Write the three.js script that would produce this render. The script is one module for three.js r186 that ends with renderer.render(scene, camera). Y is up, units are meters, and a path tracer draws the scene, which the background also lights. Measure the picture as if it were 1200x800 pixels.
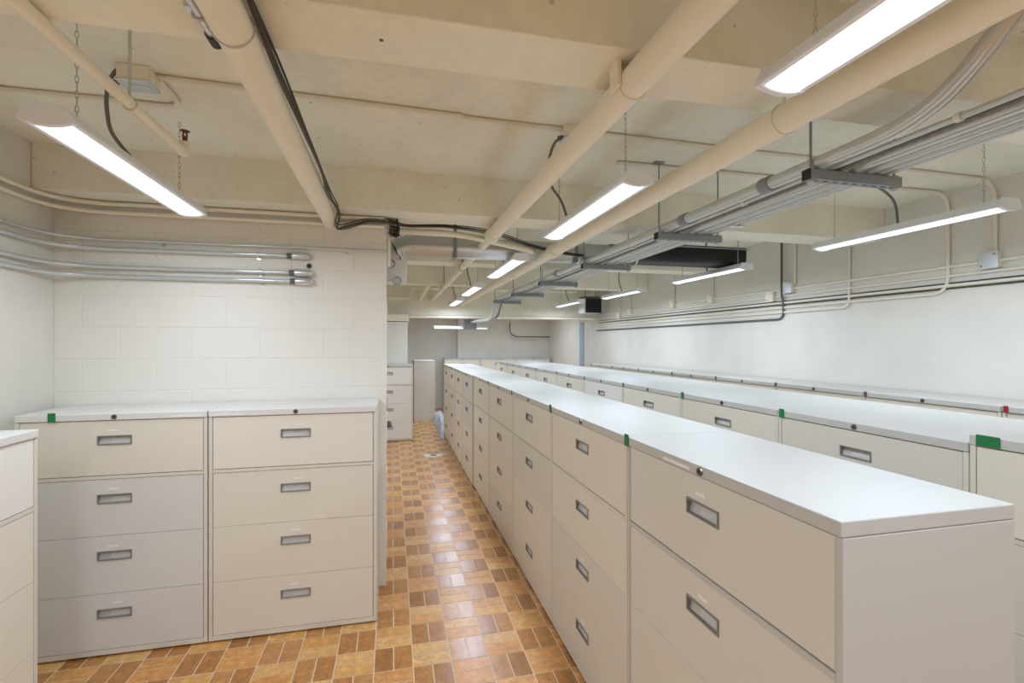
import * as THREE from 'three';
import { RoundedBoxGeometry } from 'three/addons/geometries/RoundedBoxGeometry.js';
import { mergeGeometries } from 'three/addons/utils/BufferGeometryUtils.js';
import { ImprovedNoise } from 'three/addons/math/ImprovedNoise.js';
import { RectAreaLightUniformsLib } from 'three/addons/lights/RectAreaLightUniformsLib.js';

// ---------------------------------------------------------------- camera, exposure, light levels
const F = 581, CX = 600, HORIZON = 402, EYE = 1.73, YAW = Math.atan(140 / 581);
const scene = new THREE.Scene();
scene.background = new THREE.Color(0x000000);
const camera = new THREE.PerspectiveCamera(2 * Math.atan(400 / F) * 180 / Math.PI, 1.5, 0.05, 60);
camera.position.set(0, EYE, 0);
camera.rotation.y = -YAW;
camera.setViewOffset(1200, 800, 0, 400 - HORIZON, 1200, 800);
camera.updateProjectionMatrix();
scene.add(camera);
const renderer = new THREE.WebGLRenderer({ antialias: true });
renderer.toneMapping = THREE.LinearToneMapping;
renderer.toneMappingExposure = 1.0;
renderer.shadowMap.enabled = true;
RectAreaLightUniformsLib.init();
const LAMP_NITS = 30.5, LAMP_COLOR = new THREE.Color(0.84, 0.978, 1.20), LENS_GLOW = 1.7;

// ---------------------------------------------------------------- helpers
const SN = Math.sin(YAW), CS = Math.cos(YAW);
// a pixel of the photograph gives a direction; a known plane gives the distance.  D = depth down the aisle (z = -D)
function ray(u, v) { const t = (u - CX) / F, s = (HORIZON - v) / F; return { x: t * CS + SN, d: CS - t * SN, y: s }; }
const V = (x, y, d) => new THREE.Vector3(x, y, -d);
const onD = (u, v, D) => { const r = ray(u, v), k = D / r.d; return V(r.x * k, EYE + r.y * k, D); };
const onX = (u, v, X) => { const r = ray(u, v), k = X / r.x; return V(X, EYE + r.y * k, r.d * k); };
const onY = (u, v, Y) => { const r = ray(u, v), k = (Y - EYE) / r.y; return V(r.x * k, Y, r.d * k); };

let seed = 20417;
const rnd = () => { seed = (seed * 1664525 + 1013904223) >>> 0; return seed / 4294967296; };
const perlin = new ImprovedNoise();
const fbm = (x, y, z, n = 4) => { let a = 0, f = 1, w = 0.5; for (let i = 0; i < n; i++) { a += w * perlin.noise(x * f, y * f, z + i * 7.3); f *= 2; w *= 0.5; } return a; };

const used = {};
function numbered(n) { const k = used[n] = (used[n] === undefined ? 0 : used[n] + 1); return k ? n + '_' + String(k).padStart(3, '0') : n; }
function shade(o) { o.traverse(c => { if (c.isMesh) { c.castShadow = true; c.receiveShadow = true; } }); return o; }
function prep(g) { const r = g.index ? g.toNonIndexed() : g; for (const k of Object.keys(r.attributes)) if (!['position', 'normal', 'uv'].includes(k)) r.deleteAttribute(k); return r; }
function merge(list) { return list.length === 1 ? list[0] : mergeGeometries(list.map(prep), false); }
function part(name, geos, m, parent) {
  const g = Array.isArray(geos) ? merge(geos) : geos;
  const o = new THREE.Mesh(g, m); o.name = name; o.castShadow = o.receiveShadow = true;
  if (parent) parent.add(o);
  return o;
}
function tag(o, label, category, group) { o.userData.label = label; o.userData.category = category; if (group) o.userData.group = group; return o; }
function thing(name, label, category, p = [0, 0, 0], turn = 0, group) {
  const o = new THREE.Group(); o.name = numbered(name); o.position.set(...p); o.rotation.y = turn; scene.add(o);
  return tag(o, label, category, group);
}
function single(name, geos, m, label, category, group) {
  const o = part(numbered(name), geos, m, scene); return tag(o, label, category, group);
}
function structure(name, geos, m, label, category) {
  const o = part(name, geos, m, scene); o.userData.kind = 'structure'; tag(o, label, category); return o;
}
function bx(x0, x1, y0, y1, z0, z1) { const g = new THREE.BoxGeometry(x1 - x0, y1 - y0, z1 - z0); g.translate((x0 + x1) / 2, (y0 + y1) / 2, (z0 + z1) / 2); return g; }
function rbx(x0, x1, y0, y1, z0, z1, r = 0.004) { const g = new RoundedBoxGeometry(x1 - x0, y1 - y0, z1 - z0, 1, r); g.translate((x0 + x1) / 2, (y0 + y1) / 2, (z0 + z1) / 2); return g; }
// uv in metres from position and normal
function metres(g, s = 1) {
  const p = g.attributes.position, n = g.attributes.normal, uv = new Float32Array(p.count * 2);
  for (let i = 0; i < p.count; i++) {
    const ax = Math.abs(n.getX(i)), ay = Math.abs(n.getY(i)), az = Math.abs(n.getZ(i)); let a, b;
    if (ay >= ax && ay >= az) { a = p.getX(i); b = p.getZ(i); } else if (ax >= az) { a = p.getZ(i); b = p.getY(i); } else { a = p.getX(i); b = p.getY(i); }
    uv[2 * i] = a * s; uv[2 * i + 1] = b * s;
  }
  g.setAttribute('uv', new THREE.BufferAttribute(uv, 2)); return g;
}
// a round bar swept along a polyline whose corners are rounded to radius bend
function rounded(pts, bend) {
  const out = [pts[0].clone()];
  for (let i = 1; i < pts.length - 1; i++) {
    const a = pts[i - 1], b = pts[i], c = pts[i + 1];
    const k = Math.min(bend, a.distanceTo(b) * 0.48, b.distanceTo(c) * 0.48);
    const p = b.clone().add(a.clone().sub(b).setLength(k)), q = b.clone().add(c.clone().sub(b).setLength(k));
    for (let j = 0; j <= 6; j++) { const t = j / 6; out.push(p.clone().multiplyScalar((1 - t) ** 2).add(b.clone().multiplyScalar(2 * t * (1 - t))).add(q.clone().multiplyScalar(t * t))); }
  }
  out.push(pts[pts.length - 1].clone()); return out;
}
function sweep(pts, r, radial = 10, rf) {
  const n = pts.length, pos = [], nor = [], idx = []; let N = null;
  for (let i = 0; i < n; i++) {
    const T = pts[Math.min(i + 1, n - 1)].clone().sub(pts[Math.max(i - 1, 0)]).normalize();
    if (!N) { N = Math.abs(T.y) > 0.9 ? new THREE.Vector3(1, 0, 0) : new THREE.Vector3(0, 1, 0); }
    N = N.clone().sub(T.clone().multiplyScalar(N.dot(T))).normalize();
    const B = T.clone().cross(N), rr = rf ? rf(i) : r;
    for (let j = 0; j <= radial; j++) {
      const a = j / radial * Math.PI * 2, d = N.clone().multiplyScalar(Math.cos(a)).add(B.clone().multiplyScalar(Math.sin(a)));
      pos.push(pts[i].x + d.x * rr, pts[i].y + d.y * rr, pts[i].z + d.z * rr); nor.push(d.x, d.y, d.z);
    }
  }
  const m = radial + 1;
  for (let i = 0; i < n - 1; i++) for (let j = 0; j < radial; j++) { const a = i * m + j; idx.push(a, a + 1, a + m, a + 1, a + m + 1, a + m); }
  for (const e of [0, n - 1]) {
    const T = (e ? pts[n - 1].clone().sub(pts[n - 2]) : pts[0].clone().sub(pts[1])).normalize(), base = pos.length / 3;
    pos.push(pts[e].x, pts[e].y, pts[e].z); nor.push(T.x, T.y, T.z);
    for (let j = 0; j <= radial; j++) { const k = (e * m + j) * 3; pos.push(pos[k], pos[k + 1], pos[k + 2]); nor.push(T.x, T.y, T.z); }
    for (let j = 0; j < radial; j++) e ? idx.push(base, base + 1 + j, base + 2 + j) : idx.push(base, base + 2 + j, base + 1 + j);
  }
  const g = new THREE.BufferGeometry();
  g.setAttribute('position', new THREE.Float32BufferAttribute(pos, 3));
  g.setAttribute('normal', new THREE.Float32BufferAttribute(nor, 3));
  g.setAttribute('uv', new THREE.Float32BufferAttribute(new Float32Array(pos.length / 3 * 2), 2));
  g.setIndex(idx); return g;
}
const bar = (a, b, r, radial = 10) => sweep([a, b], r, radial);
const pipe = (pts, r, bend = 0.08, radial = 10) => sweep(rounded(pts, bend), r, radial);
function smooth(pts, n) { return new THREE.CatmullRomCurve3(pts, false, 'centripetal').getPoints(n); }

// ---------------------------------------------------------------- textures (colour grain and relief only)
function field(n, fn, rep, srgb) {
  const d = new Uint8Array(n * n * 4);
  for (let j = 0; j < n; j++) for (let i = 0; i < n; i++) { const c = fn(i / n, j / n), k = (j * n + i) * 4; for (let q = 0; q < 3; q++) d[k + q] = Math.max(0, Math.min(255, Math.round(255 * c[q]))); d[k + 3] = 255; }
  const t = new THREE.DataTexture(d, n, n); t.wrapS = t.wrapT = THREE.RepeatWrapping; t.magFilter = THREE.LinearFilter; t.minFilter = THREE.LinearMipmapLinearFilter; t.generateMipmaps = true;
  if (srgb) t.colorSpace = THREE.SRGBColorSpace;
  if (rep) t.repeat.set(rep, rep); t.needsUpdate = true; return t;
}
// periodic noise: blend two shifted copies
const per = (x, y, s, z, n) => { const a = fbm(x * s, y * s, z, n), b = fbm((x - 1) * s, y * s, z, n), c = fbm(x * s, (y - 1) * s, z, n), d = fbm((x - 1) * s, (y - 1) * s, z, n); return (a * (1 - x) + b * x) * (1 - y) + (c * (1 - x) + d * x) * y; };
const rollerTex = field(256, (x, y) => { const v = 0.5 + 0.5 * per(x, y, 40, 3, 3); return [v, v, v]; }, 1.6);
const blotch = [];
for (let i = 0; i < 26; i++) blotch.push([rnd(), rnd(), 0.0015 + rnd() * 0.004]);
const concreteCol = field(512, (x, y) => {
  let v = 0.985 + 0.10 * per(x, y, 5, 1, 4) + 0.05 * per(x, y, 42, 9, 2);
  for (const b of blotch) { const q = Math.hypot(x - b[0], y - b[1]); if (q < b[2]) v -= 0.25 * (1 - q / b[2]); }
  return [v, v * 0.995, v * 0.985];
}, 0.42, true);
const plasterCol = field(256, (x, y) => { const v = 0.97 + 0.05 * per(x, y, 6, 21, 4); return [v, v, v]; }, 0.5, true);
const tileTex = field(512, (x, y) => {
  const a = per(x, y, 9, 4, 4), b = per(x, y, 34, 14, 3), c = per(x, y, 70, 30, 2);
  let v = 0.84 + 0.34 * a + 0.22 * b + 0.1 * c; const r = v + 0.04, g = v + 0.01 + 0.06 * b, bl = v - 0.04 + 0.2 * b; return [r, g, bl];
}, 0, true);
const steelTex = field(128, (x, y) => { const v = 0.45 + 0.35 * per(x, y, 12, 40, 3); return [v, v, v]; }, 1);

// ---------------------------------------------------------------- materials
const col = (r, g, b) => new THREE.Color().setRGB(r / 255, g / 255, b / 255, THREE.SRGBColorSpace);
const std = (c, rough, metal = 0, extra = {}) => new THREE.MeshStandardMaterial({ color: c, roughness: rough, metalness: metal, ...extra });
const M = {
  ceiling: std(col(248, 245, 228), 0.85, 0, { map: concreteCol, bumpMap: rollerTex, bumpScale: 0.0012 }),
  wall: std(col(238, 233, 220), 0.75, 0, { map: plasterCol, bumpMap: rollerTex, bumpScale: 0.0006 }),
  block: std(col(238, 233, 220), 0.7, 0, { bumpMap: rollerTex, bumpScale: 0.001 }),
  mortar: std(col(238, 233, 220), 0.85),
  pipePaint: std(col(247, 238, 216), 0.55),
  wallConduit: std(col(240, 232, 214), 0.6),
  steel: std(col(208, 211, 209), 0.42, 0.35, { roughnessMap: steelTex }),
  duct: std(col(212, 216, 217), 0.28, 0.75),
  strut: std(col(146, 152, 156), 0.5, 0.25),
  darkSteel: std(col(104, 102, 98), 0.5, 0.3),
  black: std(col(16, 17, 20), 0.55),
  blackRubber: std(col(58, 52, 46), 0.6),
  greyCable: std(col(116, 114, 108), 0.55, 0.2),
  lampShell: std(col(243, 246, 250), 0.45),
  lens: new THREE.MeshStandardMaterial({ color: col(240, 240, 240), roughness: 0.4, emissive: LAMP_COLOR.clone(), emissiveIntensity: LENS_GLOW }),
  cabinet: std(col(200, 198, 189), 0.42),
  cabinetWhite: std(col(226, 223, 213), 0.42),
  cabinetCream: std(col(224, 217, 201), 0.42),
  handleFrame: std(col(142, 138, 132), 0.4, 0.25),
  handleCup: std(col(196, 192, 186), 0.4, 0.2),
  handleCard: std(col(208, 204, 197), 0.7),
  green: std(col(24, 122, 62), 0.6),
  brownTag: std(col(98, 84, 66), 0.6),
  redTag: std(col(160, 34, 36), 0.5),
  paper: std(col(240, 238, 233), 0.8),
  lock: std(col(120, 116, 110), 0.3, 0.8),
  grout: std(col(226, 208, 180), 0.9),
  postBlue: std(col(164, 176, 188), 0.5),
  whitePlastic: std(col(236, 234, 226), 0.45),
  red: std(col(120, 50, 40), 0.5),
  plasticSheet: new THREE.MeshPhysicalMaterial({ color: col(214, 224, 236), roughness: 0.35, transmission: 0.25, thickness: 0 }),
  plasterPatch: std(col(214, 206, 198), 0.9),
  glass: new THREE.MeshPhysicalMaterial({ color: col(240, 244, 248), roughness: 0.15, transmission: 0.6, thickness: 0 }),
};
const drawerTone = {
  beige: std(col(230, 222, 203), 0.42), sand: std(col(222, 216, 200), 0.42), cream: std(col(235, 228, 210), 0.42),
  grey: std(col(222, 219, 210), 0.42), white: std(col(240, 236, 226), 0.42),
};

// ---------------------------------------------------------------- the setting
const CEIL = 2.90, BEAM = 2.625, XL = -2.04, XR = 4.18, DW = 3.65, XW = -0.04, DREAR = -7.4, DBACK = 13.3;
// floor: grout bed with basket-weave tiles
const floor = new THREE.Group(); floor.name = 'floor'; floor.userData.kind = 'structure'; scene.add(floor);
tag(floor, 'orange and brown glazed tiles laid in a basket weave', 'floor');
part('grout_bed', metres(bx(XL - 0.2, XR + 0.2, -0.12, -0.0016, -DBACK - 0.3, -DREAR + 0.2)), M.grout, floor);
{
  const P = 0.204, L = 0.1985, W = 0.0962, H = 0.012;
  const variants = [];
  for (let k = 0; k < 8; k++) {
    const g = new THREE.BoxGeometry(L, H, W); g.translate(0, -H / 2, 0);
    const uv = g.attributes.uv, ou = rnd(), ov = rnd();
    for (let i = 0; i < uv.count; i++) uv.setXY(i, ou + uv.getX(i) * 0.5, ov + uv.getY(i) * 0.25);
    variants.push(g);
  }
  const mk = (c, r) => new THREE.MeshPhysicalMaterial({ color: col(...c), roughness: r, map: tileTex, bumpMap: tileTex, bumpScale: 0.0006, clearcoat: 0.5, clearcoatRoughness: 0.24 });
  const pale = [[242, 184, 106], [238, 175, 94], [244, 193, 122], [234, 168, 90]].map(c => mk(c, 0.42));
  const dark = [[208, 146, 76], [200, 136, 64], [214, 154, 86], [188, 127, 61]].map(c => mk(c, 0.25));
  const list = [];
  const X0 = 0.108, D0 = 2.70;
  for (let i = -11; i <= 20; i++) for (let j = -50; j <= 52; j++) {
    const cx = X0 + (i + 0.5) * P, cd = D0 + (j + 0.5) * P;
    if (cx < XL - 0.05 || cx > XR + 0.05 || cd > DBACK + 0.1 || cd < DREAR - 0.1) continue;
    const flat = ((i + j) % 2 + 2) % 2 === 0;          // long side across the aisle
    for (const s of [-1, 1]) {
      const x = flat ? cx : cx + s * P / 4, d = flat ? cd + s * P / 4 : cd;
      const inAisle = x > -0.12 && x < 0.97 && d > 2.2, inFront = x > -1.95 && x <= -0.12 && d > 2.1 && d < 3.25;
      list.push({ x, d, flat, seen: inAisle || inFront, key: d + Math.abs(x) * 0.15 });
    }
  }
  list.sort((a, b) => (b.seen - a.seen) || (a.key - b.key));
  const rest = { true: [], false: [] };
  list.forEach((t, k) => {
    if (k < 300 && t.seen) {
      const mats = t.flat ? pale : dark, o = part('tile', variants[Math.floor(rnd() * 8)], mats[Math.floor(rnd() * 4)], floor);
      o.position.set(t.x, (rnd() - 0.5) * 0.0006, -t.d); if (!t.flat) o.rotation.y = Math.PI / 2;
    } else rest[t.flat].push(t);
  });
  for (const f of [true, false]) {
    const im = new THREE.InstancedMesh(variants[f ? 0 : 3], (f ? pale : dark)[0], rest[f].length), mm = new THREE.Matrix4(), c = new THREE.Color();
    rest[f].forEach((t, k) => { mm.makeRotationY(f ? 0 : Math.PI / 2); mm.setPosition(t.x, 0, -t.d); im.setMatrixAt(k, mm); const v = 0.88 + rnd() * 0.16; im.setColorAt(k, c.setRGB(v, v * (0.97 + rnd() * 0.05), v * (0.94 + rnd() * 0.1))); });
    im.name = f ? 'crosswise_tiles' : 'lengthwise_tiles'; im.userData.kind = 'stuff'; im.castShadow = im.receiveShadow = true; floor.add(im);
  }
}
// ceiling slab with downstand beams
const ceiling = new THREE.Group(); ceiling.name = 'ceiling'; ceiling.userData.kind = 'structure'; scene.add(ceiling);
tag(ceiling, 'cream painted concrete ceiling slab crossed by downstand beams', 'ceiling');
part('slab', metres(bx(XL - 0.2, XR + 0.2, CEIL, CEIL + 0.2, -DBACK - 0.3, -DREAR + 0.2)), M.ceiling, ceiling);
for (const [d0, d1, y] of [[-6.9, -6.63, BEAM], [-4.83, -4.56, BEAM], [-2.75, -2.48, BEAM], [-0.69, -0.42, BEAM], [1.385, 1.64, BEAM], [3.45, 3.74, BEAM], [5.50, 5.78, BEAM], [7.58, 7.85, BEAM], [9.68, 10.0, 2.27]])
  part('beam', metres(rbx(XL, XR, y, CEIL + 0.01, -d1, -d0, 0.006)), M.ceiling, ceiling);
{ const p = onY(447, 47, BEAM); part('anchor_hole', new THREE.CylinderGeometry(0.008, 0.006, 0.004, 7).translate(p.x, p.y, p.z), M.darkSteel, ceiling); }
structure('wall_left', metres(bx(XL - 0.2, XL, -0.1, CEIL, -DW - 0.2, -DREAR)), M.wall, 'plain off-white side wall of the alcove', 'wall');
structure('wall_right', metres(bx(XR, XR + 0.2, -0.1, CEIL, -DBACK, -DREAR)), M.wall, 'long smooth off-white wall behind the wall row of cabinets', 'wall');
structure('wall_rear', metres(bx(XL - 0.2, XR + 0.2, -0.1, CEIL, -DREAR, -DREAR + 0.2)), M.wall, 'plain off-white wall closing the near end of the room', 'wall');
structure('wall_corridor', metres(bx(XL - 0.2, XL, -0.1, CEIL, -DBACK, -DW - 0.21)), M.wall, 'plain off-white wall closing the space behind the block wall', 'wall');
{
  const w = new THREE.Group(); w.name = 'wall_back'; w.userData.kind = 'structure'; scene.add(w); tag(w, 'far end wall behind the last cabinets', 'wall');
  part('recess_panel', metres(bx(XL - 0.2, 1.68, -0.1, CEIL, -DBACK - 0.2, -DBACK)), M.wall, w);
  part('front_panel', metres(bx(1.68, XR + 0.2, -0.1, CEIL, -DBACK - 0.2, -DBACK + 0.22)), M.wall, w);
}
{ // painted concrete block wall behind the two front cabinets
  const w = new THREE.Group(); w.name = 'wall_block'; w.userData.kind = 'structure'; scene.add(w); tag(w, 'painted concrete block wall behind two filing cabinets', 'wall');
  part('mortar_core', bx(XL - 0.02, XW - 0.004, -0.1, CEIL, -DW - 0.196, -DW - 0.0022), M.mortar, w);
  const C = 0.2034, BL = 0.408, gap = 0.004;
  const cache = {};
  for (let r = 0; r < 13; r++) {
    const y0 = r * C + gap / 2, y1 = Math.min((r + 1) * C - gap / 2, 2.64), off = r % 2 ? 0.148 : 0.352;
    for (let k = -1; k < 6; k++) {
      const a = Math.max(XL + 0.001, XL + off + (k - 1) * BL + gap / 2), b = Math.min(XW, XL + off + k * BL - gap / 2);
      if (b - a < 0.03) continue;
      const key = (b - a).toFixed(3) + (y1 - y0).toFixed(3);
      const g = cache[key] || (cache[key] = metres(new RoundedBoxGeometry(b - a, y1 - y0, 0.2, 1, 0.0035)));
      const o = part('concrete_block', g, M.block, w); o.position.set((a + b) / 2, (y0 + y1) / 2, -DW - 0.1 + (rnd() - 0.5) * 0.0016);
    }
  }
}
structure('wall_return', metres(bx(-0.34, -0.14, -0.1, CEIL, -5.2, -DW - 0.2)), M.wall, 'short wall running back from the end of the block wall', 'wall');
{ // pier beside the far cabinet
  const w = new THREE.Group(); w.name = 'wall_pier'; w.userData.kind = 'structure'; scene.add(w); tag(w, 'white wall pier rising behind the far cabinet by the aisle', 'wall');
  part('pier_shaft', metres(bx(XL, 0.275, -0.1, 2.13, -9.98, -9.5)), M.wall, w);
  part('pier_cap', metres(rbx(XL, 0.30, 2.14, 2.27, -10.0, -9.47, 0.006)), M.ceiling, w);
}
// ---------------------------------------------------------------- filing cabinets
const HC = 1.342, LID = 0.038;
const drawerGeo = {}, bodyGeo = {}, lidGeo = {}, handleGeo = [];
{
  const w = 0.165, h = 0.05, e = 0.0045;
  const ring = new THREE.Shape([[-w / 2, -h / 2], [w / 2, -h / 2], [w / 2, h / 2], [-w / 2, h / 2]].map(p => new THREE.Vector2(...p)));
  ring.holes.push(new THREE.Path([[-w / 2 + e, -h / 2 + e], [w / 2 - e, -h / 2 + e], [w / 2 - e, h / 2 - e], [-w / 2 + e, h / 2 - e]].map(p => new THREE.Vector2(...p))));
  const fr = new THREE.ExtrudeGeometry(ring, { depth: 0.021, bevelEnabled: true, bevelThickness: 0.001, bevelSize: 0.001, bevelSegments: 1 }); fr.translate(0, 0, -0.0185);
  const cup = new THREE.BoxGeometry(w - 2 * e, h - 2 * e + 0.004, 0.003); cup.rotateX(-0.3); cup.translate(0, 0, -0.0145);
  const card = new THREE.BoxGeometry(w - 0.07, 0.026, 0.001); card.rotateX(-0.3); card.translate(0.026, -0.002, -0.0118);
  handleGeo.push(fr, cup, card);
}
const stripGeo = new THREE.BoxGeometry(0.05, 0.011, 0.0012), longStrip = new THREE.BoxGeometry(0.16, 0.011, 0.0012);
const markGeo = rbx(-0.018, 0.018, -0.026, 0.024, 0, 0.004, 0.0018);
const markSmall = rbx(-0.013, 0.013, -0.022, 0.018, 0, 0.003, 0.0012);
const lockGeo = (() => { const a = new THREE.CylinderGeometry(0.0125, 0.014, 0.006, 16); a.rotateX(Math.PI / 2); a.translate(0, 0, 0.003); return a; })();
const keyGeo = (() => { const a = new THREE.CylinderGeometry(0.0065, 0.0065, 0.003, 12); a.rotateX(Math.PI / 2); a.translate(0, 0, 0.006); return a; })();
const DR = [[1.002, 1.300], [0.667, 0.976], [0.348, 0.662], [0.042, 0.343]];
function cabinet(w, d, label, group, p, turn, o = {}) {
  const t = thing('filing_cabinet', label, 'cabinet', p, turn, group);
  const kb = w.toFixed(3) + d.toFixed(3), s = 0.02, zf = d / 2;
  if (!bodyGeo[kb]) {
    const H = HC - LID;
    bodyGeo[kb] = merge([rbx(-w / 2, -w / 2 + s, 0.012, H, -zf, zf, 0.003), rbx(w / 2 - s, w / 2, 0.012, H, -zf, zf, 0.003),
      bx(-w / 2 + s, w / 2 - s, 0.0, 0.012, -zf + 0.01, zf - 0.03), bx(-w / 2 + s, w / 2 - s, 0.012, 0.038, zf - 0.03, zf - 0.001), bx(-w / 2 + s, w / 2 - s, 0.98, 0.997, zf - 0.03, zf - 0.001),
      bx(-w / 2 + s, w / 2 - s, 0.02, H, -zf + 0.001, -zf + 0.015), bx(-w / 2, -w / 2 + s, 0, 0.012, -zf + 0.01, zf - 0.02), bx(w / 2 - s, w / 2, 0, 0.012, -zf + 0.01, zf - 0.02)]);
    lidGeo[kb] = rbx(-w / 2, w / 2, HC - LID + 0.0006, HC, -zf, zf + 0.004, 0.004);
    bodyGeo[kb + 'i'] = bx(-w / 2 + s, w / 2 - s, 0.04, H, zf - 0.034, zf - 0.03);
  }
  part('body', bodyGeo[kb], o.greyBody ? M.cabinet : M.cabinetCream, t);
  part('inner_panel', bodyGeo[kb + 'i'], o.greyBody ? M.cabinet : M.cabinetCream, t);
  const lid = part('top', lidGeo[kb], o.whiteTop ? M.cabinetWhite : M.cabinet, t);
  if (!o.plain) DR.forEach(([y0, y1], k) => {
    const key = w.toFixed(3) + k;
    if (!drawerGeo[key]) {
      const a = w / 2 - s - 0.004, sh = new THREE.Shape([[-a, y0], [a, y0], [a, y1], [-a, y1]].map(q => new THREE.Vector2(...q))), hy = y1 - 0.106, hw = 0.081, hh = 0.0235;
      sh.holes.push(new THREE.Path([[-hw, hy - hh], [hw, hy - hh], [hw, hy + hh], [-hw, hy + hh]].map(q => new THREE.Vector2(...q))));
      drawerGeo[key] = new THREE.ExtrudeGeometry(sh, { depth: 0.017, bevelEnabled: true, bevelThickness: 0.0015, bevelSize: 0.0015, bevelSegments: 1 });
    }
    const tone = drawerTone[(o.tones || ['beige', 'beige', 'beige', 'beige'])[k]];
    const dr = part('drawer', drawerGeo[key], tone, t); dr.position.z = zf - 0.0215;
    const hd = part('handle', handleGeo[0], M.handleFrame, dr); hd.position.set(0, y1 - 0.106, 0.0195);
    const cp = part('handle_recess', handleGeo[1], M.handleCup, dr); cp.position.copy(hd.position);
    const cd = part('label_card', handleGeo[2], M.handleCard, dr); cd.position.copy(hd.position);
    if (o.near || (k === 0 && o.strip)) { const st = part('label_strip', stripGeo, M.paper, dr); st.position.set((rnd() - 0.5) * 0.03, y1 - 0.052 + (rnd() - 0.5) * 0.01, 0.019); }
  });
  if (!o.plain) {
    const lk = part('lock', lockGeo, M.lock, lid); lk.position.set(0, HC - LID / 2, zf + 0.004);
    const ky = part('keyhole', keyGeo, M.blackRubber, lid); ky.position.copy(lk.position);
  }
  if (o.longStrip) { const st = part('label_strip', longStrip, M.paper, lid); st.position.set(o.longStrip, HC - 0.024, zf + 0.0042); }
  if (o.mark) { var mk = part('marker_tag', o.small ? markSmall : markGeo, M[o.mark], lid); mk.position.set(o.markX ?? (w / 2 - 0.012), HC - 0.014, zf + 0.0042); if (o.wideMark) { mk.scale.set(2.2, 0.8, 1); mk.position.x += 0.035; } }
  return t;
}
const ordinal = ['first', 'second', 'third', 'fourth', 'fifth', 'sixth', 'seventh', 'eighth', 'ninth', 'tenth', 'eleventh', 'twelfth'];
// alcove
const G0 = 'filing cabinets standing in the alcove';
cabinet(0.922, 0.455, 'wide beige filing cabinet with green tag and grey lower drawers before block wall', G0, [-1.497, 0, -3.4125], 0, { whiteTop: true, near: true, tones: ['beige', 'grey', 'grey', 'grey'], mark: 'green', markX: -0.29, longStrip: 0.36 });
cabinet(0.935, 0.455, 'wide cream filing cabinet at the free end of block wall', G0, [-0.563, 0, -3.4125], 0, { whiteTop: true, near: true, tones: ['cream', 'beige', 'beige', 'beige'], longStrip: -0.36 });
cabinet(0.93, 0.47, 'filing cabinet with whitish top drawer against plain side wall, facing the aisle', G0, [-1.793, 0, -2.215], Math.PI / 2, { whiteTop: true, tones: ['white', 'cream', 'cream', 'cream'] });
// row along the tiled aisle
{
  const D = [0.878, 1.9, 2.925, 3.95, 4.97, 5.95, 6.87, 7.64, 8.52, 9.4], XF = 0.953, G = 'filing cabinets in the row along the tiled aisle';
  const tones = [['sand', 'sand', 'sand', 'sand'], ['beige', 'beige', 'sand', 'sand'], ['beige', 'sand', 'beige', 'beige'], ['beige', 'beige', 'beige', 'sand'], ['beige', 'cream', 'beige', 'beige'], ['grey', 'grey', 'cream', 'beige'], ['cream', 'cream', 'cream', 'cream'], ['cream', 'beige', 'beige', 'beige'], ['cream', 'cream', 'beige', 'beige']];
  for (let k = 0; k < 9; k++) {
    const w = D[k + 1] - D[k] - 0.004, dp = 0.51, xf = k > 4 ? XF - 0.015 : XF;
    const o = { near: k < 2, strip: k < 4, tones: tones[k], mark: [1, 1, 1, 1, 0, 0, 0, 0, 0][k] ? 'green' : undefined, small: k > 1, markX: -w / 2 + 0.004 };
    if (k === 0) { o.longStrip = -0.14; o.greyBody = true; }
    const label = k === 0 ? 'beige filing cabinet with bare end panel at the open end of aisle row' : `beige filing cabinet along tiled aisle, ${ordinal[k]} from the bare end panel`;
    cabinet(w, dp, label, G, [xf + dp / 2, 0, -(D[k] + D[k + 1]) / 2], -Math.PI / 2, o);
  }
}
// double row in the middle
{
  const D = [0.43, 1.462, 2.445, 3.45, 4.46, 5.465, 6.47, 7.475, 8.48, 9.485, 10.49], XF = 2.185;
  const T = [['beige', 'beige', 'beige', 'beige'], ['sand', 'sand', 'sand', 'sand'], ['beige', 'beige', 'beige', 'beige'], ['cream', 'cream', 'beige', 'beige'], ['white', 'white', 'cream', 'cream'], ['cream', 'cream', 'cream', 'cream']];
  for (let k = 0; k < 10; k++) {
    const w = D[k + 1] - D[k] - 0.004, mid = -(D[k] + D[k + 1]) / 2;
    const front = cabinet(w, 0.455, k ? `filing cabinet in middle row behind the aisle row, ${ordinal[k]} from the near end` : 'filing cabinet with green keyed tag at near end of middle row', 'filing cabinets in the front of the middle row', [XF + 0.2275, 0, mid], -Math.PI / 2,
      { tones: T[Math.min(k, 5)], mark: k === 9 ? undefined : 'green', small: k > 2, markX: (k ? -1 : -1) * (w / 2 - 0.03), strip: false, wideMark: !k });
    if (!k) front.scale.y = 1.025;
    cabinet(w, 0.455, `filing cabinet backing onto middle row, ${ordinal[k]} from its near end, white top showing`, 'filing cabinets in the back of the middle row', [XF + 0.2275 + 0.459, 0, mid], Math.PI / 2, { tones: T[2] });
  }
}
// row against the right wall
{
  const G = 'filing cabinets against the long wall', XF = 3.66;
  for (let k = 0; k < 9; k++) {
    const d0 = 0.40 + k * 0.935, w = 0.93;
    cabinet(w, 0.505, k === 1 ? 'filing cabinet with small red tag against the long white wall' : `filing cabinet against long white wall, ${ordinal[k]} from the near end`, G, [XF + 0.2525, 0, -(d0 + 0.4675)], -Math.PI / 2,
      { tones: ['beige', 'beige', 'beige', 'beige'], mark: k === 1 ? 'redTag' : 'brownTag', small: true, markX: -(w / 2 - 0.016 - (k % 3) * 0.006) });
  }
}
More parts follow.
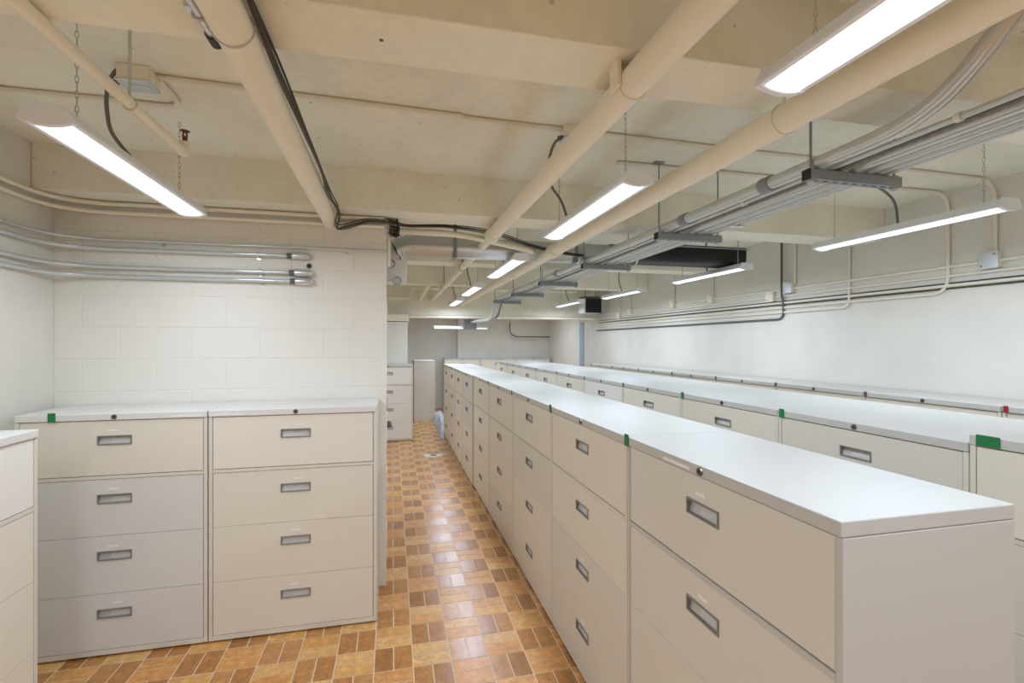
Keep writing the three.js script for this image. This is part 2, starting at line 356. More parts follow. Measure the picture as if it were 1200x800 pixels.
// far cabinets
cabinet(0.86, 0.46, 'white filing cabinet standing before the wall pier at the far end', undefined, [-0.075, 0, -9.23], 0, { tones: ['white', 'white', 'white', 'white'] });
cabinet(0.9, 0.46, 'beige cabinet with blank end panel facing the aisle, beyond the white one', undefined, [0.69, 0, -11.6], Math.PI / 2, { plain: true });
for (let k = 0; k < 3; k++) cabinet(0.93, 0.46, `cream filing cabinet along far end wall, ${ordinal[k]} from the aisle`, 'filing cabinets along the far end wall', [1.27 + 0.467 + k * 0.936, 0, -12.83], 0, { tones: ['cream', 'cream', 'beige', 'beige'] });

// ---------------------------------------------------------------- pipes under the ceiling (along the aisle)
function strapGeo(x, y, d, r, top) { // hanger ring with a rod up to the slab or beam
  const ring = new THREE.TorusGeometry(r + 0.002, 0.003, 6, 28); ring.translate(x, y, -d);
  return [ring, bar(V(x, y + r, d), V(x, top, d), 0.006, 8)];
}
{
  const t = thing('water_pipe', 'thick cream pipe with black cables beside it, running to the block wall', 'pipe');
  part('tube', [bar(V(-0.415, 2.572, DREAR), V(-0.415, 2.572, DW), 0.052, 20)], M.pipePaint, t);
  part('hanger', [...strapGeo(-0.415, 2.572, 1.46, 0.052, BEAM), bx(-0.445, -0.385, BEAM - 0.004, BEAM, -1.475, -1.445)], M.steel, t);
  part('collar', sweep([V(-0.415, 2.572, DW - 0.025), V(-0.415, 2.572, DW)], 0.06, 20), M.pipePaint, t);
}
{
  const t = thing('sprinkler_main', 'slimmer cream pipe left of the thick hanging one above the lamps', 'pipe');
  const x = 0.752, y = 2.565;
  part('tube', [bar(V(x, y, DREAR), V(x, y, 3.78), 0.05, 20), bar(V(x, y, 3.78), V(x, y, 9.68), 0.036, 16)], M.pipePaint, t);
  part('coupling', sweep([V(x, y, 3.66), V(x, y, 3.8)], 0.058, 20), M.pipePaint, t);
  const a = part('hanger', [...strapGeo(x, y, 1.46, 0.05, BEAM), bx(x - 0.062, x - 0.05, y - 0.02, BEAM, -1.5, -1.44)], M.pipePaint, t);
  part('hanger', strapGeo(x, y, 5.46, 0.036, CEIL), M.darkSteel, t); part('hanger', strapGeo(x, y, 7.5, 0.036, CEIL), M.darkSteel, t);
}
{
  const t = thing('drain_pipe', 'thick cream pipe hung beside the metal conduit bundle', 'pipe');
  const x = 1.31, y = 2.50;
  part('tube', [bar(V(x, y, DREAR), V(x, y, 9.68), 0.05, 20)], M.pipePaint, t);
  for (const d of [3.86, 5.2]) part('coupling', sweep([V(x, y, d), V(x, y, d + 0.12)], 0.06, 20), M.pipePaint, t);
  for (const d of [1.44, 3.55, 5.6, 7.7]) part('hanger', [...strapGeo(x, y, d, 0.05, BEAM)], M.pipePaint, t);
}
{
  const x = -0.934, y = 2.605, t = thing('sprinkler_branch', 'thin cream sprinkler pipe ending in a red head above the alcove lamp', 'pipe');
  part('tube', pipe([V(x, y, DREAR), V(x, y, 2.585), V(x, y + 0.055, 2.585)], 0.021, 0.05, 14), M.pipePaint, t);
  part('hanger', [...strapGeo(x, y, 2.09, 0.020, CEIL), bx(x - 0.02, x + 0.02, CEIL - 0.004, CEIL, -2.1, -2.08)], M.steel, t);
  const hd = part('sprinkler_head', [bar(V(x, y + 0.05, 2.585), V(x, y + 0.08, 2.585), 0.011, 10), bar(V(x - 0.009, y + 0.08, 2.585), V(x - 0.005, y + 0.105, 2.585), 0.004, 6), bar(V(x + 0.009, y + 0.08, 2.585), V(x + 0.005, y + 0.105, 2.585), 0.004, 6)], M.red, t);
  const df = new THREE.CylinderGeometry(0.02, 0.02, 0.003, 16); df.translate(x, y + 0.106, -2.585); part('deflector', df, M.red, hd);
}
{ // metal conduit stub under the near beam
  const t = thing('conduit_stub', 'short galvanized conduit stub with black end under near beam', 'conduit');
  part('tube', bar(V(-0.52, 2.60, -0.6), V(-0.495, 2.60, 1.56), 0.0125, 12), M.steel, t);
  part('end_cap', bar(V(-0.495, 2.60, 1.55), V(-0.4945, 2.60, 1.60), 0.018, 12), M.blackRubber, t);
  part('clamp', [new THREE.TorusGeometry(0.016, 0.004, 6, 16).translate(-0.498, 2.60, -1.47), bx(-0.53, -0.466, 2.608, BEAM, -1.48, -1.455)], M.steel, t);
}
{ // cables beside the thick left pipe
  const offs = [[0.060, 0.022, 0.005], [0.074, 0.006, 0.0062], [0.068, 0.036, 0.004]];
  offs.forEach(([ox, oy, r], k) => {
    const x = -0.415 + ox, y = 2.575 + oy;
    const w = i => Math.sin(i * 2.3 + k) * 0.007;
    const pts = [V(x, y, DREAR + 0.1), V(x, y, 0.6), V(x + w(1), y, 1.2), V(x + w(2), y, 1.7), V(x + w(3), y - 0.01, 2.2), V(x + w(4) + 0.012, y - 0.02, 2.6), V(x + w(5), y - 0.02, 3.0), V(x + 0.015, y - 0.03, 3.3),
      V(x - 0.02, y - 0.075, 3.56 - k * 0.012), V(x + 0.01, 2.515 + k * 0.014, 3.60 - k * 0.008), V(x + 0.10, 2.545 + k * 0.016, 3.615 - k * 0.008), V(-0.16, 2.572 + k * 0.014, 3.61), V(0.0, 2.575 + k * 0.013, 3.63),
      V(0.10, 2.60 + k * 0.008, 3.79), V(0.42, 2.62 + k * 0.01, 3.83), V(0.80, 2.60 + k * 0.016, 3.92), V(1.15, 2.535 + k * 0.012, 4.02), V(1.5, 2.50 + k * 0.01, 4.1), V(1.74, 2.53 + k * 0.006, 4.28)];
    single('cable', sweep(smooth(pts, 150), r, 7), k === 1 ? M.blackRubber : (k ? M.blackRubber : M.greyCable), ['thin grey cable strung along the thick left pipe', 'thickest black cable strung along the thick left pipe', 'thin black cable strung along the thick left pipe'][k], 'cable', 'cables strung along the thick left pipe');
  });
}
// ---------------------------------------------------------------- conduit bundle on strut trapezes
const YB = 2.445;
{
  const HD = [1.675, 2.87, 4.16, 5.5, 6.85, 8.15];
  const L = 0.47, xs = 1.655;
  const w = 0.042, sh = new THREE.Shape([[0, 0], [L, 0], [L, w], [0, w]].map(q => new THREE.Vector2(...q)));
  for (let k = 0; k < 9; k++) { const a = 0.03 + k * 0.05, p = new THREE.Path(); p.absellipse(a + 0.012, w / 2, 0.014, 0.007, 0, Math.PI * 2); sh.holes.push(p); }
  const bottom = new THREE.ExtrudeGeometry(sh, { depth: 0.003, bevelEnabled: false, curveSegments: 10 }); bottom.rotateX(-Math.PI / 2);
  const chan = merge([bottom, bx(0, L, 0.003, 0.042, -0.003, 0), bx(0, L, 0.003, 0.042, -w, -w + 0.003), bx(0, L, 0.039, 0.042, -0.012, 0), bx(0, L, 0.039, 0.042, -w, -w + 0.012)]);
  HD.forEach((d, k) => {
    const t = thing('trapeze_hanger', k ? `grey slotted strut hanger under the conduit bundle, ${ordinal[k]} from the lamp by the bend` : 'large grey slotted strut hanger where one conduit bends up', 'hanger', [xs, YB - 0.045, -d], 0, 'strut hangers carrying the conduit bundle');
    part('channel', chan, M.strut, t);
    for (const x of [0.018, L - 0.018]) {
      const rod = part('rod', bar(new THREE.Vector3(x, -0.012, -w / 2), new THREE.Vector3(x, CEIL - YB + 0.045, -w / 2), 0.005, 8), M.strut, t);
      part('nut', [bx(x - 0.011, x + 0.011, -0.012, -0.001, -w / 2 - 0.011, -w / 2 + 0.011), bx(x - 0.011, x + 0.011, 0.042, 0.052, -w / 2 - 0.011, -w / 2 + 0.011)], M.steel, rod);
      part('ceiling_plate', bx(x - 0.035, x + 0.035, CEIL - YB + 0.040, CEIL - YB + 0.045, -w / 2 - 0.02, -w / 2 + 0.02), M.strut, rod);
    }
    part('end_cap', bx(-0.006, 0, 0, 0.042, -w, 0), M.black, t);
  });
  const yb = YB + 0.0;
  // x offset from hanger start, radius, kind
  const runs = [
    [0.052, 0.029, 'wide steel conduit that bends up to the ceiling from the bundle', 'bend'],
    [0.110, 0.011, 'thin bright conduit on the bundle beside the wide bent one', 'thin'],
    [0.150, 0.015, 'ribbed flexible metal conduit in the middle of the bundle', 'flex'],
    [0.232, 0.025, 'wide straight steel conduit in the middle of the bundle', ''],
    [0.302, 0.020, 'steel conduit on the bundle next to the outermost pair', ''],
    [0.354, 0.014, 'narrow steel conduit on the bundle, inner of the outer pair', ''],
    [0.396, 0.014, 'narrow steel conduit on the outer side of the bundle', ''],
  ];
  runs.forEach(([o, r, label, kind], i) => {
    const x = xs + o, y = yb + r - 0.002, far = 8.25 - (i % 3) * 0.03, t = thing('bundle_conduit', label, 'conduit', [0, 0, 0], 0, 'conduits carried by the strut hangers');
    const down = i < 3 ? [V(x, y, far), V(x - 0.02, 2.15 + i * 0.015, far + 0.3), V(1.56 + i * 0.03, 2.15 + i * 0.01, 9.55), V(1.56 + i * 0.03, 2.15 + i * 0.01, 10.2)] : [V(x, y, 8.3)];
    if (kind === 'bend') {
      const up = smooth([V(x - 0.08, CEIL - 0.004, 0.80), V(x - 0.075, 2.80, 0.86), V(x - 0.06, 2.68, 0.95), V(x - 0.04, 2.585, 1.07), V(x - 0.015, 2.515, 1.2), V(x, y + 0.008, 1.34), V(x, y, 1.46)], 30);
      part('tube', sweep([...up, ...rounded([V(x, y, 1.5), ...down], 0.12)], r, 14), M.steel, t);
      part('coupling', sweep([V(x - 0.072, 2.775, 0.875), V(x - 0.058, 2.67, 0.96)], r + 0.008, 14), M.strut, t);
      for (const d of [1.95, 2.62, 5.0]) part('coupling', sweep([V(x, y, d), V(x, y, d + 0.06)], r + 0.007, 14), M.strut, t);
    } else if (kind === 'flex') {
      const n = 560, pts = []; for (let k = 0; k <= n; k++) pts.push(V(x, y, DREAR + 0.1 + (4.2 - DREAR) * k / n));
      part('tube', sweep(pts, r, 8, k => r * (k % 2 ? 1 : 0.82)), M.greyCable, t);
      part('lead', pipe([V(x, y, 4.28), ...down], r * 0.9, 0.1, 8), M.greyCable, t);
    } else part('tube', pipe([V(x, y, DREAR), ...down], r, 0.12, 12), M.steel, t);
    if (kind === 'thin') for (const d of [1.2, 2.2, 3.4]) part('strap', sweep([V(x, y, d), V(x, y, d + 0.018)], r + 0.005, 10), M.whitePlastic, t);
    if (i > 4) part('clamp', [bx(x - 0.024, x + 0.024, y - 0.02, y + 0.02, -2.63, -2.59)], M.steel, t);
  });
  // small equipment box the bundle drops to
  const b = thing('control_box', 'small dark grey box where the conduit bundle drops at far beam', 'box', [1.56, 2.02, -10.22]);
  part('case', rbx(-0.13, 0.13, 0, 0.2, -0.09, 0.09, 0.008), M.strut, b); part('bracket', bx(-0.02, 0.02, 0.2, CEIL - 2.022, -0.02, 0.0), M.darkSteel, b);
}
// ---------------------------------------------------------------- ventilation duct
{
  const t = thing('round_duct', 'round galvanized duct with elbow behind the second beam', 'duct');
  const y = 2.56, d = 4.32, r = 0.092;
  const seam = []; for (let k = 0; k <= 8; k++) seam.push(0.31 + k * 0.24);
  part('tube', bar(V(0.17, y, d), V(2.05, y, d), r, 28), M.duct, t);
  part('seam_ring', seam.map(x => sweep([V(x, y, d), V(x + 0.012, y, d)], r + 0.003, 28)), M.duct, t);
  const el = []; for (let k = 0; k <= 4; k++) { const a = k / 4 * 0.7; el.push(V(0.17 - Math.sin(a) * 0.22, y - (1 - Math.cos(a)) * 0.2, d)); }
  part('elbow', [sweep(el, r, 28), ...el.map(p => sweep([p, p.clone().add(new THREE.Vector3(0.01, 0.003, 0))], r + 0.007, 28))], M.duct, t);
  const last = el[4]; part('outlet', bar(last, V(last.x - 0.12, last.y - 0.06, d + 0.02), r, 28), M.duct, t);
  for (const x of [0.52, 1.62]) part('strap', [bx(x - 0.014, x + 0.014, y - r - 0.004, CEIL, -d + r + 0.002, -d + r + 0.005), bx(x - 0.014, x + 0.014, y - r - 0.004, y - r - 0.001, -d - r, -d + r + 0.005)], M.strut, t);
}
{
  const t = thing('black_duct', 'black insulated flat duct at the end of round duct', 'duct');
  const sh = new THREE.Shape(); const a = 0.15, b = 0.062, r = 0.045;
  sh.moveTo(-a + r, -b); sh.lineTo(a - r, -b); sh.quadraticCurveTo(a, -b, a, -b + r); sh.lineTo(a, b); sh.lineTo(-a, b); sh.lineTo(-a, -b + r); sh.quadraticCurveTo(-a, -b, -a + r, -b);
  const g = new THREE.ExtrudeGeometry(sh, { depth: 1.3, bevelEnabled: true, bevelThickness: 0.03, bevelSize: 0.02, bevelSegments: 3 }); g.rotateY(Math.PI / 2); g.translate(2.09, 2.59, -4.40);
  part('duct_body', g, M.black, t);
  part('rail', [bar(V(2.1, 2.652, 4.21), V(3.4, 2.652, 4.21), 0.008, 8), bar(V(2.3, 2.65, 4.21), V(2.3, CEIL, 4.21), 0.004, 6), bar(V(3.3, 2.65, 4.21), V(3.3, CEIL, 4.21), 0.004, 6)], M.strut, t);
  part('collar', sweep([V(1.98, 2.56, 4.32), V(2.07, 2.56, 4.32)], 0.1, 24), M.strut, t);
}
single('cross_pipe', pipe([V(-0.3, 2.585, 3.87), V(0.5, 2.585, 3.87), V(1.12, 2.52, 4.05), V(1.16, 2.515, 4.12)], 0.024, 0.2, 14), M.pipePaint, 'cream pipe running behind second beam from the block wall end', 'pipe');
// ---------------------------------------------------------------- painted pipes at the far beam
{
  const a = onD(440, 349, 9.4), b = onD(482, 349, 9.4), c = onD(482, 337, 9.4), e = V(3.9, c.y + 0.0, 9.4);
  single('far_pipe', pipe([a, b, c, e], 0.03, 0.08, 10), M.pipePaint, 'cream pipe with a step, crossing near the far beam', 'pipe');
  single('far_branch_pipe', bar(onY(504, 332, 2.56), V(onY(504, 332, 2.56).x, 2.56, 9.68), 0.028, 10), M.pipePaint, 'short thin cream pipe running into the far beam', 'pipe');
  single('beam_pipe', bar(V(0.32, 2.235, 9.62), V(XR, 2.235, 9.62), 0.028, 10), M.pipePaint, 'cream pipe running along the bottom of the far beam', 'pipe');
}
// ---------------------------------------------------------------- conduits on the block wall
const DCON = DW - 0.016;
{
  const names = ['uppermost thin steel conduit crossing the whole block wall', 'upper steel conduit on the block wall ending in a fitting beside the hole', 'middle steel conduit on the block wall ending in a fitting below the hole', 'lowest steel conduit on the block wall'];
  [[2.380, 0.0105, XW + 0.005], [2.322, 0.0145, -0.665], [2.208, 0.0145, -0.65], [2.150, 0.0145, -0.645]].forEach(([y, r, end], k) => {
    const t = thing('wall_conduit', names[k], 'conduit', [0, 0, 0], 0, 'steel conduits around the alcove corner');
    const o = 0.03 + 0.012;
    part('tube', pipe([V(XL + 0.03, y, DREAR + 0.05), V(XL + 0.03, y, DCON - 0.012), V(end, y, DCON - 0.012)], r, 0.32, 12), M.steel, t);
    if (k) {
      const x = end;
      part('coupling', sweep([V(x - 0.03, y, DCON - 0.012), V(x, y, DCON - 0.012)], r + 0.005, 12), M.darkSteel, t);
      const pr = [[0, 0.018], [0.01, 0.025], [0.07, 0.026], [0.1, 0.024], [0.115, 0.015], [0.122, 0.0]];
      const lb = new THREE.LatheGeometry(pr.map(q => new THREE.Vector2(q[1], q[0])), 16); lb.rotateZ(-Math.PI / 2); lb.translate(x, y, -(DCON - 0.012));
      part('fitting', lb, M.duct, t);
      part('fitting_outlet', bar(V(x + 0.08, y, DCON - 0.02), V(x + 0.08, y, DW), 0.016, 12), M.duct, t);
      part('strap', [sweep([V(x - 0.22, y, DCON - 0.012), V(x - 0.20, y, DCON - 0.012)], r + 0.004, 10), bx(x - 0.22, x - 0.20, y - 0.03, y + 0.005, -DW, -DW + 0.004)], M.steel, t);
    } else for (const x of [-1.45, -0.32]) part('strap', [sweep([V(x, y, DCON - 0.012), V(x + 0.02, y, DCON - 0.012)], r + 0.004, 10), bx(x, x + 0.02, y - 0.025, y + 0.005, -DW, -DW + 0.004)], M.steel, t);
    part('strap', [sweep([V(XL + 0.03, y, 2.95), V(XL + 0.03, y, 2.97)], r + 0.006, 10), bx(XL, XL + 0.02, y - 0.025, y + 0.012, -2.97, -2.95)], M.strut, t);
  });
  [[2.606, 0.014, 'upper cream conduit tucked under the beam at the alcove'], [2.552, 0.0125, 'lower cream conduit under the beam at the alcove']].forEach(([y, r, label], k) => {
    single('painted_conduit', pipe([V(XL + 0.022, y, DREAR + 0.05), V(XL + 0.022, y, DCON - 0.01), V(XW - 0.02, y, DCON - 0.01)], r, 0.3, 12), M.pipePaint, label, 'conduit', 'cream conduits under the alcove beam');
  });
  const hole = thing('wall_sleeve', 'dark open pipe sleeve in the block wall between steel fittings', 'sleeve', [-0.558, 2.262, -DW]);
  const tg = new THREE.TorusGeometry(0.016, 0.004, 8, 20); part('rim', tg.translate(0, 0, 0.003), M.strut, hole);
  const dk = new THREE.CylinderGeometry(0.015, 0.015, 0.004, 18); dk.rotateX(Math.PI / 2); part('opening', dk.translate(0, 0, 0.002), M.black, hole);
}
// corner conduit, door and emergency light at the end of the block wall
{
  single('corner_conduit', pipe([V(-0.026, 2.60, DW + 0.03), V(-0.026, 2.28, DW + 0.03)], 0.012, 0.05, 10), M.pipePaint, 'short cream conduit dropping at the end edge of block wall', 'conduit');
  const w = thing('corner_wiring', 'tangle of black cable ends at the top corner of block wall', 'wiring', [0.0, 2.53, -3.7]);
  for (let k = 0; k < 4; k++) {
    const pts = []; for (let j = 0; j < 9; j++) pts.push(new THREE.Vector3(Math.sin(j * 1.9 + k * 1.3) * 0.035 + 0.012, (j - 4) * 0.012 + Math.cos(j * 2.3 + k) * 0.02 + 0.03, 0.02 + Math.cos(j * 1.7 + k * 2) * 0.03));
    part('wire', sweep(smooth(pts, 40), k % 2 ? 0.006 : 0.008, 6), k % 2 ? M.greyCable : M.blackRubber, w);
  }
  part('junction_box', rbx(-0.035, 0.03, 0.03, 0.09, -0.04, 0.02, 0.004), M.pipePaint, w);
  const dr = thing('door_1', 'door standing open flat against the wall return', 'door'); dr.userData.kind = 'structure';
  part('leaf', rbx(-0.132, -0.092, 0.01, 2.03, -4.76, -3.90, 0.003), M.wall, dr);
  const kn = part('knob', new THREE.SphereGeometry(0.028, 16, 12).scale(0.8, 1, 1).translate(-0.028, 1.10, -3.97), M.darkSteel, dr);
  part('knob_stem', bar(V(-0.094, 1.10, 3.97), V(-0.03, 1.10, 3.97), 0.011, 10), M.steel, kn);
  for (const y of [0.66, 1.27, 1.9]) part('hinge', bar(V(-0.05, y - 0.05, DW + 0.206), V(-0.05, y + 0.05, DW + 0.206), 0.009, 8), M.darkSteel, dr);
  const e = thing('emergency_light', 'white emergency light with two round lamp heads on the wall return', 'light', [-0.14, 2.21, -4.05]);
  part('case', rbx(0.09, 0.248, 0, 0.175, -0.08, 0.08, 0.008), M.whitePlastic, e);
  part('bracket', bx(0, 0.092, 0.045, 0.15, -0.04, 0.05), M.blackRubber, e);
  for (const [x, y] of [[0.172, 0.012], [0.125, 0.145]]) {
    const hd = new THREE.LatheGeometry([[0, 0], [0.018, 0.0], [0.03, 0.02], [0.036, 0.045], [0.036, 0.052]].map(q => new THREE.Vector2(...q)), 18); hd.rotateX(Math.PI / 2); hd.rotateX(0.25); hd.translate(x, y, 0.085);
    const h = part('lamp_head', hd, M.whitePlastic, e);
    const gl = new THREE.SphereGeometry(0.034, 16, 8, 0, Math.PI * 2, 0, 0.9); gl.rotateX(Math.PI / 2); gl.rotateX(0.25); gl.translate(x, y - 0.008, 0.112); part('lamp_glass', gl, M.glass, h);
  }
}
// ---------------------------------------------------------------- conduits on the right wall and the ceiling
const XC = XR - 0.014;
{
  const run = (y, from, to, r, m, label, extra = []) => single('wall_run_conduit', pipe([...extra, V(XC, y, from), V(XC, y, to)], r, 0.14, 10), m, label, 'conduit', 'conduits along the long wall');
  run(2.318, -3.0, 9.6, 0.013, M.wallConduit, 'topmost level cream conduit along the long wall');
  run(2.245, -3.0, 9.6, 0.011, M.wallConduit, 'second level cream conduit from the top along the long wall');
  run(2.172, -3.0, 9.6, 0.013, M.wallConduit, 'third level cream conduit from the top along the long wall');
  run(2.190, -3.0, 9.6, 0.005, M.blackRubber, 'thin dark cable just above third cream conduit on the long wall');
  run(2.150, -3.0, 9.6, 0.005, M.blackRubber, 'thin dark cable just below third cream conduit on the long wall');
  run(2.118, 3.18, 9.6, 0.013, M.wallConduit, 'cream conduit curving down from ceiling and along the long wall below the lamp', [V(1.4, CEIL - 0.014, 2.93), V(XC, CEIL - 0.014, 2.93), V(XC, 2.118, 2.93)]);
  run(2.068, 3.95, 9.6, 0.013, M.wallConduit, 'lowest cream conduit curving down below the beam onto the long wall', [V(XC, BEAM + 0.1, 3.78), V(XC, 2.068, 3.78)]);
  run(1.995, 4.9, 9.7, 0.012, M.darkSteel, 'bare steel conduit dropping from the beam and along the long wall', [V(XC - 0.03, CEIL, 4.58), V(XC - 0.03, 2.25, 4.58), V(XC - 0.012, 2.2, 4.58), V(XC, 1.995, 4.58)]);
  single('back_conduit', pipe([V(XR, 1.9, 12.9), V(3.2, 1.9, 12.9), V(3.05, 2.0, 12.9), V(3.05, 2.3, 12.9)], 0.015, 0.1, 8), M.darkSteel, 'dark conduit bent down on the far end wall', 'conduit');
  single('ceiling_conduit', pipe([V(0.35, CEIL - 0.012, 2.535), V(XC, CEIL - 0.012, 2.62), V(XC, 2.37, 2.62)], 0.0125, 0.16, 10), M.wallConduit, 'cream conduit across ceiling dropping to the square box on long wall', 'conduit');
  single('ceiling_conduit', pipe([V(-1.02, CEIL - 0.012, 2.46), V(0.35, CEIL - 0.012, 2.52)], 0.0125, 0.1, 10), M.wallConduit, 'cream conduit across ceiling between the two grey lamp boxes', 'conduit');
  single('ceiling_conduit', pipe([V(XL, CEIL - 0.012, 2.74), V(-1.22, CEIL - 0.012, 2.74), V(-1.0, CEIL - 0.012, 2.76), V(-1.0, CEIL - 0.012, 2.48)], 0.0125, 0.15, 10), M.wallConduit, 'cream conduit from the alcove side wall looping to lamp box', 'conduit');
  single('ceiling_conduit', pipe([V(0.2, CEIL - 0.014, 1.31), V(XR, CEIL - 0.014, 1.31)], 0.014, 0.1, 10), M.wallConduit, 'cream conduit along the top of the near beam', 'conduit');
  const boxOn = (u, v, m, size, label, y) => {
    const p = onX(u, v, XR), t = thing('junction_box', label, 'junction box', [XR, p.y, p.z], 0, 'electrical boxes on the long wall');
    part('case', rbx(-0.05, 0, -size / 2, size / 2, -size / 2, size / 2, 0.004), M.pipePaint, t);
    part('cover', rbx(-0.055, -0.05, -size / 2 - 0.006, size / 2 + 0.006, -size / 2 - 0.006, size / 2 + 0.006, 0.002), m, t);
    for (const s of [-1, 1]) part('screw', bar(new THREE.Vector3(-0.053, s * size * 0.36, s * size * 0.36), new THREE.Vector3(-0.058, s * size * 0.36, s * size * 0.36), 0.006, 8), M.darkSteel, t);
    return p;
  };
  const drop = (u, v, label) => { const p = onX(u, v, XR); single('drop_conduit', pipe([V(XC, CEIL, -p.z), V(XC, p.y + 0.05, -p.z)], 0.012, 0.05, 8), M.pipePaint, label, 'conduit', 'conduits dropping to the wall boxes'); };
  boxOn(1164, 305, M.duct, 0.11, 'square steel box on the long wall under the ceiling conduit');
  boxOn(927, 337, M.duct, 0.11, 'square steel box on the long wall beside the bare conduit'); drop(933, 337, 'cream conduit dropping to steel box beside the bare conduit');
  boxOn(906, 348, M.pipePaint, 0.1, 'cream box on the long wall just beyond the bare conduit');
  boxOn(835, 350, M.pipePaint, 0.1, 'cream box on the long wall below the second lamp'); drop(837, 350, 'cream conduit dropping to the box below the second lamp');
  boxOn(790, 356, M.pipePaint, 0.11, 'cream box on the long wall between second and third lamps'); drop(791, 356, 'cream conduit dropping to the box between second and third lamps');
  boxOn(740, 365, M.pipePaint, 0.11, 'cream box on the long wall below the third lamp'); drop(740, 365, 'cream conduit dropping to the box below third lamp');
  boxOn(727, 370, M.pipePaint, 0.11, 'last cream box on the long wall before the blue post'); drop(728, 370, 'cream conduit dropping to the last box before blue post');
}
function ceilingBox(x, d, label) {
  const t = thing('ceiling_box', label, 'junction box', [x, CEIL - 0.075, -d], 0, 'grey lamp boxes on the ceiling');
  part('case', rbx(-0.06, 0.06, 0.012, 0.075, -0.05, 0.05, 0.004), M.pipePaint, t);
  part('cover', [rbx(-0.066, 0.066, 0.002, 0.012, -0.055, 0.055, 0.003), rbx(-0.02, 0.05, -0.004, 0.003, -0.035, 0.02, 0.002)], M.duct, t);
  part('connector', bar(new THREE.Vector3(-0.085, 0.012, -0.0), new THREE.Vector3(-0.055, 0.02, 0), 0.012, 10), M.darkSteel, t);
}
ceilingBox(onY(162, 93, CEIL - 0.04).x, 2.44, 'grey ceiling box above the alcove lamp');
ceilingBox(0.955, 2.545, 'grey ceiling box beside the slimmer cream pipe');
// post and heater at the far beam
{
  const t = thing('steel_post', 'blue grey steel post under the end of the far beam', 'post', [3.90, 0, -9.86]);
  part('shaft', new THREE.CylinderGeometry(0.052, 0.052, 2.24, 18).translate(0, 1.12, 0), M.postBlue, t);
  part('cap_plate', [rbx(-0.13, 0.13, 2.24, 2.27, -0.12, 0.12, 0.004), rbx(-0.1, 0.1, 2.17, 2.24, -0.09, 0.09, 0.006)], M.pipePaint, t);
  const h = thing('unit_heater', 'black faced unit heater hung before the far beam', 'heater', [3.83, 2.32, -9.2]);
  part('case', rbx(-0.2, 0.15, 0, 0.29, -0.17, 0.1, 0.01), M.lampShell, h);
  part('grille', rbx(-0.16, 0.17, 0.005, 0.285, 0.1, 0.125, 0.006), M.black, h);
  part('top_rail', bx(-0.2, 0.17, 0.30, 0.325, -0.1, 0.1), M.darkSteel, h);
  for (const x of [-0.12, 0.1]) part('rod', bar(new THREE.Vector3(x, 0.28, 0), new THREE.Vector3(x, CEIL - 2.32, 0), 0.006, 8), M.darkSteel, h);
}
// ---------------------------------------------------------------- hanging lamps
const LW = 0.15, LL = 1.21;
const shellProfile = new THREE.Shape([[-LW / 2, 0.012], [-LW / 2, 0.02], [-0.052, 0.058], [0.052, 0.058], [LW / 2, 0.02], [LW / 2, 0.012], [0.062, 0.012], [-0.062, 0.012]].map(q => new THREE.Vector2(...q)));
const shellGeo = new THREE.ExtrudeGeometry(shellProfile, { depth: LL - 0.04, bevelEnabled: false }); shellGeo.translate(0, 0, -(LL - 0.04) / 2);
const lensShape = new THREE.Shape(); lensShape.moveTo(-0.066, 0.0145); lensShape.quadraticCurveTo(0, -0.012, 0.066, 0.0145); lensShape.lineTo(0.062, 0.0165); lensShape.lineTo(-0.062, 0.0165);
const lensGeo = new THREE.ExtrudeGeometry(lensShape, { depth: LL - 0.044, bevelEnabled: false, curveSegments: 10 }); lensGeo.translate(0, 0, -(LL - 0.044) / 2);
const capShape = new THREE.Shape(); capShape.moveTo(-LW / 2, 0.012); capShape.quadraticCurveTo(0, -0.018, LW / 2, 0.012); capShape.lineTo(LW / 2, 0.022); capShape.lineTo(0.054, 0.061); capShape.lineTo(-0.054, 0.061); capShape.lineTo(-LW / 2, 0.022);
const capGeo = new THREE.ExtrudeGeometry(capShape, { depth: 0.014, bevelEnabled: true, bevelThickness: 0.003, bevelSize: 0.002, bevelSegments: 2, curveSegments: 10 }); capGeo.translate(0, 0, -0.007);
const chainCache = {};
function chainGeo(len) {
  const k = len.toFixed(2); if (chainCache[k]) return chainCache[k];
  const gs = [], n = Math.round(len / 0.027), p = len / n;
  for (let i = 0; i < n; i++) { const g = new THREE.TorusGeometry(0.0052, 0.0016, 4, 8); g.scale(1, p * 1.22 / 0.0136, 1); g.rotateY(i % 2 ? 1.9 : 0.33); g.translate(0, p * (i + 0.5), 0); gs.push(g); }
  return chainCache[k] = merge(gs);
}
function lamp(x, y, d, label, o = {}) {
  const t = thing('strip_light', label, 'lamp', [x, y, -d], o.turn || 0, o.group ?? 'hanging strip lights');
  part('housing', shellGeo, M.lampShell, t);
  part('lens', lensGeo, M.lens, t);
  for (const s of [-1, 1]) { const c = part('end_cap', capGeo, M.lampShell, t); c.position.z = s * (LL / 2 - 0.012); }
  const top = CEIL - y;
  for (const s of [-1, 1]) {
    const c = part('chain', chainGeo(top - 0.066), M.steel, t); c.position.set(0.0, 0.056, s * (LL / 2 - (o.inset ?? 0.13)));
  }
  if (o.whip) { const pts = o.whip.map(q => new THREE.Vector3(...q)); part('flexible_whip', sweep(smooth(pts, 40), 0.008, 8), M.greyCable, t); }
  const a = new THREE.RectAreaLight(LAMP_COLOR, LAMP_NITS, 0.125, LL - 0.06); a.position.set(0, -0.008, 0); a.rotation.x = -Math.PI / 2; a.name = 'lamp_glow'; t.add(a);
  return t;
}
const YL = 2.432;
